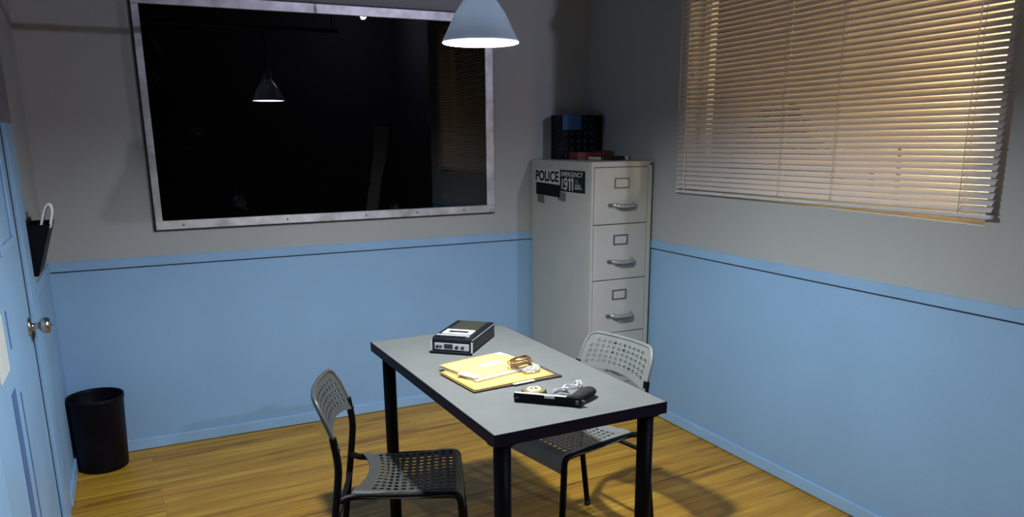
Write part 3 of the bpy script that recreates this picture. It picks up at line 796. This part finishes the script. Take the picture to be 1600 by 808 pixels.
bm = NB(); sheet(bm, .244, .200, .0012, .0036, ox=-.003, oy=-.004); obj('papers', bm, M['paper'], f2)
bm = NB(); sheet(bm, .236, .203, .0050, .0022, ox=.007, oy=-.001); obj('papers', bm, M['paper'], f2)
bm = NB(); prism(bm, [(-.012, -.013), (.052, -.008), (.050, .024), (-.014, .019)], .0088, .0093); obj('label', bm, M['paper'], f2)['label'] = 'white paper label'
bm = NB(); prism(bm, [((.024 if k % 2 == 0 else .010)*math.cos(PI/2+.25+k*PI/5)-.018, (.024 if k % 2 == 0 else .010)*math.sin(PI/2+.25+k*PI/5)+.002) for k in range(10)], .0094, .0099); obj('star_label', bm, M['stwhite2'], f2)['label'] = 'pale star-shaped label'
# loose sheet folded at the left corner of the pile
ps = thing('paper_sheet', 'small white sheet peeking out at the left corner of the manila folders', 'paper', (-1.575, -1.918, TH+.0099), math.radians(-18))
ps.location = (-1.580, -1.903, TH+.0099+.0092); ps.rotation_euler.z = math.radians(-64)
bm = NB(); sheet(bm, .072, .028, 0, .0005); obj('sheet', bm, M['paper'], ps)

cx, cy, cz = -1.392, -1.888, TH+.0200
cd = thing('coiled_cord', 'small coil of brown cord on the top manila folder', 'cord', (cx, cy, cz), .3)
bm = NB()
for k in range(8):
    r = .023+random.uniform(0, .011); ox, oy = random.uniform(-.009, .009), random.uniform(-.006, .006)
    tl = random.uniform(-.30, .30); ph = random.uniform(0, 6.28); hz = .004+.0028*k
    pts = []
    for q in range(28):
        a = 2*PI*q/28
        pts.append((ox+r*1.35*math.cos(a), oy+r*.95*math.sin(a), max(.0025, hz+tl*r*math.cos(a+ph)+.001*math.sin(3*a))))
    tube(bm, pts, .0015, 7, closed=True)
obj('loops', bm, M['cord'], cd)
bg = thing('plastic_bag', 'crumpled clear plastic bag beside the coil of cord on the folders', 'plastic bag', (-1.378, -1.935, TH+.0106), .35)
bm = bmesh.new(); bmesh.ops.create_icosphere(bm, subdivisions=4, radius=1)
rr = random.Random(3); crs = [(Vector((rr.uniform(-1, 1), rr.uniform(-1, 1), rr.uniform(-1, 1))).normalized(), rr.uniform(8, 17), rr.uniform(0, 6)) for _ in range(7)]
for v in bm.verts:
    d = v.co.copy(); k = 1+sum(.045*math.sin(d.dot(n)*f_+p) for n, f_, p in crs)
    v.co = Vector((d.x*.034*k, d.y*.021*k, .0085+d.z*.0083*k))
    v.co.z = max(.0004, v.co.z)
obj('bag', bm, M['plastic'], bg)

# ------------------------------------------------------------------ badge with neck chain
bd = thing('police_badge', 'round pale gold police badge on black leather behind the pistol', 'badge', (-1.455, -2.098, TH), math.radians(-20))
bm = NB(); lathe(bm, [(0, 0), (.0355, 0), (.0375, .003), (.0365, .008), (.030, .009), (0, .009)], seg=36); obj('leather_backing', bm, M['leather'], bd)
bm = NB(); pts = []
for k in range(48):
    a = 2*PI*k/48; r = .0315+(.0018 if k % 4 < 2 else 0); pts.append((r*math.cos(a), r*math.sin(a)*.95))
prism(bm, pts, .0085, .0115); lathe(bm, [(.027, .0114), (.026, .0145), (.022, .0140), (.021, .0115)], seg=36)
sh = obj('shield', bm, M['gold'], bd)
bm = NB(); lathe(bm, [(.0205, .0112), (.0200, .0150), (.013, .0152), (.0125, .013)], seg=32); obj('enamel_ring', bm, M['ivory'], sh)
bm = NB(); lathe(bm, [(.0115, .0112), (.011, .0165), (.006, .019), (0, .0195)], seg=28); obj('center_seal', bm, M['gold'], sh)
ch = thing('neck_chain', 'silver chain heaped between the badge and the pistol grip', 'chain', (-1.365, -2.118, TH), math.radians(20))
bm = NB()
path = []
for k in range(64):
    t_ = k/63; path.append(Vector((-.045+.115*t_+.012*math.sin(9*t_), .013*math.sin(15*t_)+.004*math.cos(31*t_), .0035+.003*(1+math.sin(21*t_)))))
for k in range(64):
    t_ = k/63; path.append(Vector((.068-.112*t_+.010*math.sin(8*t_+1), .013*math.cos(13*t_+.6)-.006, .0060+.0035*(1+math.cos(17*t_)))))
for i in range(0, len(path)-1):
    p = path[i]; d = (path[i+1]-p)
    if d.length < 1e-5: continue
    d.normalize(); s = d.orthogonal().normalized(); s = (Matrix.Rotation((i % 2)*PI/2, 3, d) @ s)
    tube(bm, [p+d*.0030*math.cos(2*PI*q/10)+s*.0019*math.sin(2*PI*q/10) for q in range(10)], .00095, 5, closed=True)
for v in bm.verts: v.co.z = max(.0003, v.co.z)
obj('links', bm, M['silver'], ch)
bm = NB(); tube(bm, [(.075+.011*math.cos(2*PI*q/24), .012+.011*math.sin(2*PI*q/24), .004+.003*math.cos(2*PI*q/24)) for q in range(24)], .0014, 8, closed=True); obj('ring', bm, M['silver'], ch)

# ------------------------------------------------------------------ pistol lying on its side
gn = thing('pistol', 'black pistol lying on its side near the front edge of the table', 'pistol', (-1.541, -2.140, TH), math.atan2(-.138, .152))
# local x: muzzle to rear, y: away from the viewer (towards the butt), z: up from the table
bm = NB(); prism(bm, [(0, .002), (.003, 0), (.186, 0), (.190, .004), (.190, .018), (.0, .018)], .0005, .0265); sl = obj('slide', bm, M['blackmetal'], gn, bevel=.0012)
bm = NB(); prism(bm, [(.001, .0015), (.150, .0015), (.150, .0130), (.001, .0130)], .0262, .0272); obj('slide_flat', bm, M['litsteel'], sl)['label'] = 'bright flat along the slide, its lit look put into the colour'  # lit top of the slide, its sheen put into the colour
bm = NB(); box(bm, .088, .118, -.0008, .010, .0185, .0276); obj('ejection_port', bm, M['chrome'], sl, bevel=.001)
for k in range(7):
    bm = NB(); box(bm, .152+k*.0045, .1545+k*.0045, .001, .024, .0274, .0284); obj('serration', bm, M['gun'], sl)
bm = NB(); lathe(bm, [(.0045, -.003), (.0075, -.003), (.0075, .004), (.0045, .004)], (0, .012, .014), 20, 'X'); obj('barrel', bm, M['darksteel'], sl)
bm = NB(); box(bm, .006, .014, -.004, .001, .012, .016); obj('front_sight', bm, M['gun'], sl)
bm = NB(); box(bm, .178, .187, -.005, .001, .008, .020); obj('rear_sight', bm, M['gun'], sl, bevel=.0008)
bm = NB(); prism(bm, [(.010, .018), (.190, .018), (.194, .026), (.176, .032), (.150, .033), (.100, .033), (.060, .032), (.012, .031)], .002, .0195); obj('frame', bm, M['blackmetal'], gn, bevel=.002)
bm = NB(); tube(bm, smooth_path([(.168, .020, .0125), (.176, .042, .0150), (.186, .070, .0165), (.195, .096, .0160), (.199, .110, .0150), (.201, .117, .0140)], 2), 1, 20)
rad = [.0125, .0150, .0170, .0165, .0130, .004]
n_ = len(bm.verts)//20
bm.verts.ensure_lookup_table()
for i in range(n_):
    ring = [bm.verts[i*20+k] for k in range(20)]; c0 = sum((v.co for v in ring), Vector())/20
    q = i/(n_-1)*(len(rad)-1); a = int(min(len(rad)-2, q)); r_ = rad[a]+(rad[a+1]-rad[a])*(q-a)
    for v in ring:
        v.co = c0+(v.co-c0)*r_
        v.co.x = c0.x+(v.co.x-c0.x)*1.35; v.co.z = max(.0005, c0.z+(v.co.z-c0.z)*.93)
obj('grip', bm, M['grip'], gn)
bm = NB(); tube(bm, smooth_path([(.112, .032, .0115), (.112, .052, .0115), (.126, .060, .0115), (.150, .056, .0115), (.164, .050, .0115)], 2), .0032, 8); obj('trigger_guard', bm, M['blackmetal'], gn)
bm = NB(); tube(bm, smooth_path([(.140, .032, .0115), (.142, .042, .0115), (.137, .052, .0115)], 2), .0028, 8); obj('trigger', bm, M['blackmetal'], gn)
bm = NB(); prism(bm, [(.188, .008), (.200, .004), (.206, .008), (.200, .013), (.190, .018)], .010, .018); obj('hammer', bm, M['gun'], gn, bevel=.001)

# ------------------------------------------------------------------ waste bin
wb_ = thing('waste_bin', 'black round plastic waste bin in the left corner by the door', 'waste bin', (-2.700, -.130, 0))
bm = NB(); lathe(bm, [(0, .004), (.098, .004), (.101, 0), (.104, .006), (.1165, .338), (.1185, .340), (.1185, .346), (.1150, .346), (.1135, .336), (.101, .012), (0, .012)], seg=56)
obj('bucket', bm, M['bin'], wb_)
bm = NB(); lathe(bm, [(.1175, .326), (.1200, .328), (.1200, .346), (.1180, .348), (.1150, .346)], seg=56); obj('rim', bm, M['bin'], wb_)

# ------------------------------------------------------------------ wall pocket by the door
wp = thing('wall_pocket', 'black wedge-shaped document pocket on the wall beside the blue door', 'wall pocket', (XL+.005, -.545, .99))
def wedge(x0b, x1b, x0t, x1t, z0, z1, y0, y1, bm):
    prism(bm, [(x0b, z0), (x1b, z0), (x1t, z1), (x0t, z1)], y0, y1, Mx=Matrix(((1,0,0,0),(0,0,1,0),(0,1,0,0),(0,0,0,1))))
hy = .11
bm = NB(); wedge(0, .003, 0, .003, 0, .205, -hy, hy, bm); obj('back_plate', bm, M['bin'], wp)
bm = NB(); wedge(.018, .021, .078, .081, 0, .190, -hy, hy, bm); obj('front_plate', bm, M['bin'], wp)
for s in (-1, 1):
    bm = NB(); wedge(.0, .021, .0, .081, 0, .190, s*hy-.0015, s*hy+.0015, bm); obj('side_plate', bm, M['bin'], wp)
bm = NB(); box(bm, 0, .021, -hy, hy, 0, .004); obj('base_plate', bm, M['bin'], wp)
pl = thing('rolled_paper', 'white paper curled over the top of the black wall pocket', 'paper', (XL+.005, -.545, 1.0))
bm = NB()
def strip(pts, y0, y1, t=.0016):
    a = [(Vector((x, 0, z))) for x, z in pts]
    vs = [[bm.verts.new((p.x, y, p.z)) for y in (y0, y1)] for p in a]
    for p, q in zip(vs, vs[1:]): bm.faces.new((p[0], p[1], q[1], q[0])).smooth = True
arc = [(.036, .12), (.047, .17), (.060, .215), (.072, .245), (.083, .256), (.091, .245), (.091, .222), (.084, .196), (.076, .165)]
arc = [(p.x, p.z) for p in smooth_path([(x, 0, z) for x, z in arc], 2)]
strip(arc, -.085, .0)
obj('curl', bm, M['paper'], pl, solid=.006)
bm = NB(); strip([(.026, .08), (.050, .185), (.058, .205)], -.07, .0); obj('sheet', bm, M['paper'], pl, solid=.002)

# ------------------------------------------------------------------ pale board leaning past the end of the window wall (seen in the mirror)
pb = thing('leaning_board', 'pale blue board leaning in the dark past the window wall, seen in the mirror', 'board', (-.14, -4.25, 0))
bm = NB(); prism(bm, [(-.13, 0), (.0, 0), (.04, .55), (.13, 1.05), (.20, 1.30), (.235, 1.60), (.09, 1.60), (.05, 1.25), (-.06, .70)], -.012, .012, Mx=Matrix(((1,0,0,0),(0,0,1,0),(0,1,0,0),(0,0,0,1))))
obj('panel', bm, M['paleboard'], pb)
bm = NB(); lathe(bm, [(0, .014), (.012, .014), (.014, .011)], (.0, 0, 1.0), 14, 'Y'); obj('knob', bm, M['groove'], pb)

# ------------------------------------------------------------------ light
def area(name, loc, target, size, power, col, sizey=None):
    l = bpy.data.lights.new(name, 'AREA'); l.energy = power; l.color = col; l.size = size
    if sizey: l.shape = 'RECTANGLE'; l.size_y = sizey
    o = bpy.data.objects.new(name, l); C.objects.link(o); o.location = loc
    o.rotation_euler = (Vector(target)-Vector(loc)).to_track_quat('-Z', 'Y').to_euler()
    return o
l = bpy.data.lights.new('amber_yard_lamp', 'POINT'); l.energy = 42; l.color = (1.0, .72, .36); l.shadow_soft_size = .16
o = bpy.data.objects.new('amber_yard_lamp', l); C.objects.link(o); o.location = (.78, -2.50, 1.40)
area('wall_fill_light', (1.25, -1.58, 1.2), (1.9, -1.68, 1.2), .5, 75, (1.0, .78, .46), 1.5)  # added unseen light, brightens the yard wall showing between the slats
l = bpy.data.lights.new('work_light', 'POINT'); l.energy = 150; l.color = (.72, .74, 1.0); l.shadow_soft_size = .032
o = bpy.data.objects.new('work_light', l); C.objects.link(o); o.location = (.235, -5.5, 2.87)
w = bpy.data.worlds.new('night'); SC.world = w; w.use_nodes = True
w.node_tree.nodes['Background'].inputs[0].default_value = (.02, .018, .03, 1)
w.node_tree.nodes['Background'].inputs[1].default_value = 1.0

# ------------------------------------------------------------------ camera (the photograph is a crop, so its optical centre lies below the middle)
cx, cy, cz, yaw, pitch, roll, f, py = -2.4504, -4.0075, 1.4837, .4515, -.2391, -.0086, 1210.3, 508.8
fw = Vector((math.sin(yaw)*math.cos(pitch), math.cos(yaw)*math.cos(pitch), math.sin(pitch)))
rt = Vector((math.cos(yaw), -math.sin(yaw), 0)); up = rt.cross(fw)
c_, s_ = math.cos(roll), math.sin(roll)
r2 = rt*c_+up*s_; u2 = up*c_-rt*s_
cam = bpy.data.cameras.new('camera'); co = bpy.data.objects.new('camera', cam); C.objects.link(co)
co.matrix_world = Matrix(((r2.x, u2.x, -fw.x, cx), (r2.y, u2.y, -fw.y, cy), (r2.z, u2.z, -fw.z, cz), (0, 0, 0, 1)))
cam.sensor_width = 36; cam.lens = f/1600*36; cam.shift_y = (py-404)/1600; cam.clip_start = .02
SC.camera = co
SC.view_settings.view_transform = 'Standard'; SC.view_settings.look = 'None'
SC.view_settings.gamma = 1; SC.view_settings.use_curve_mapping = False
SC.view_settings.exposure = 0.06
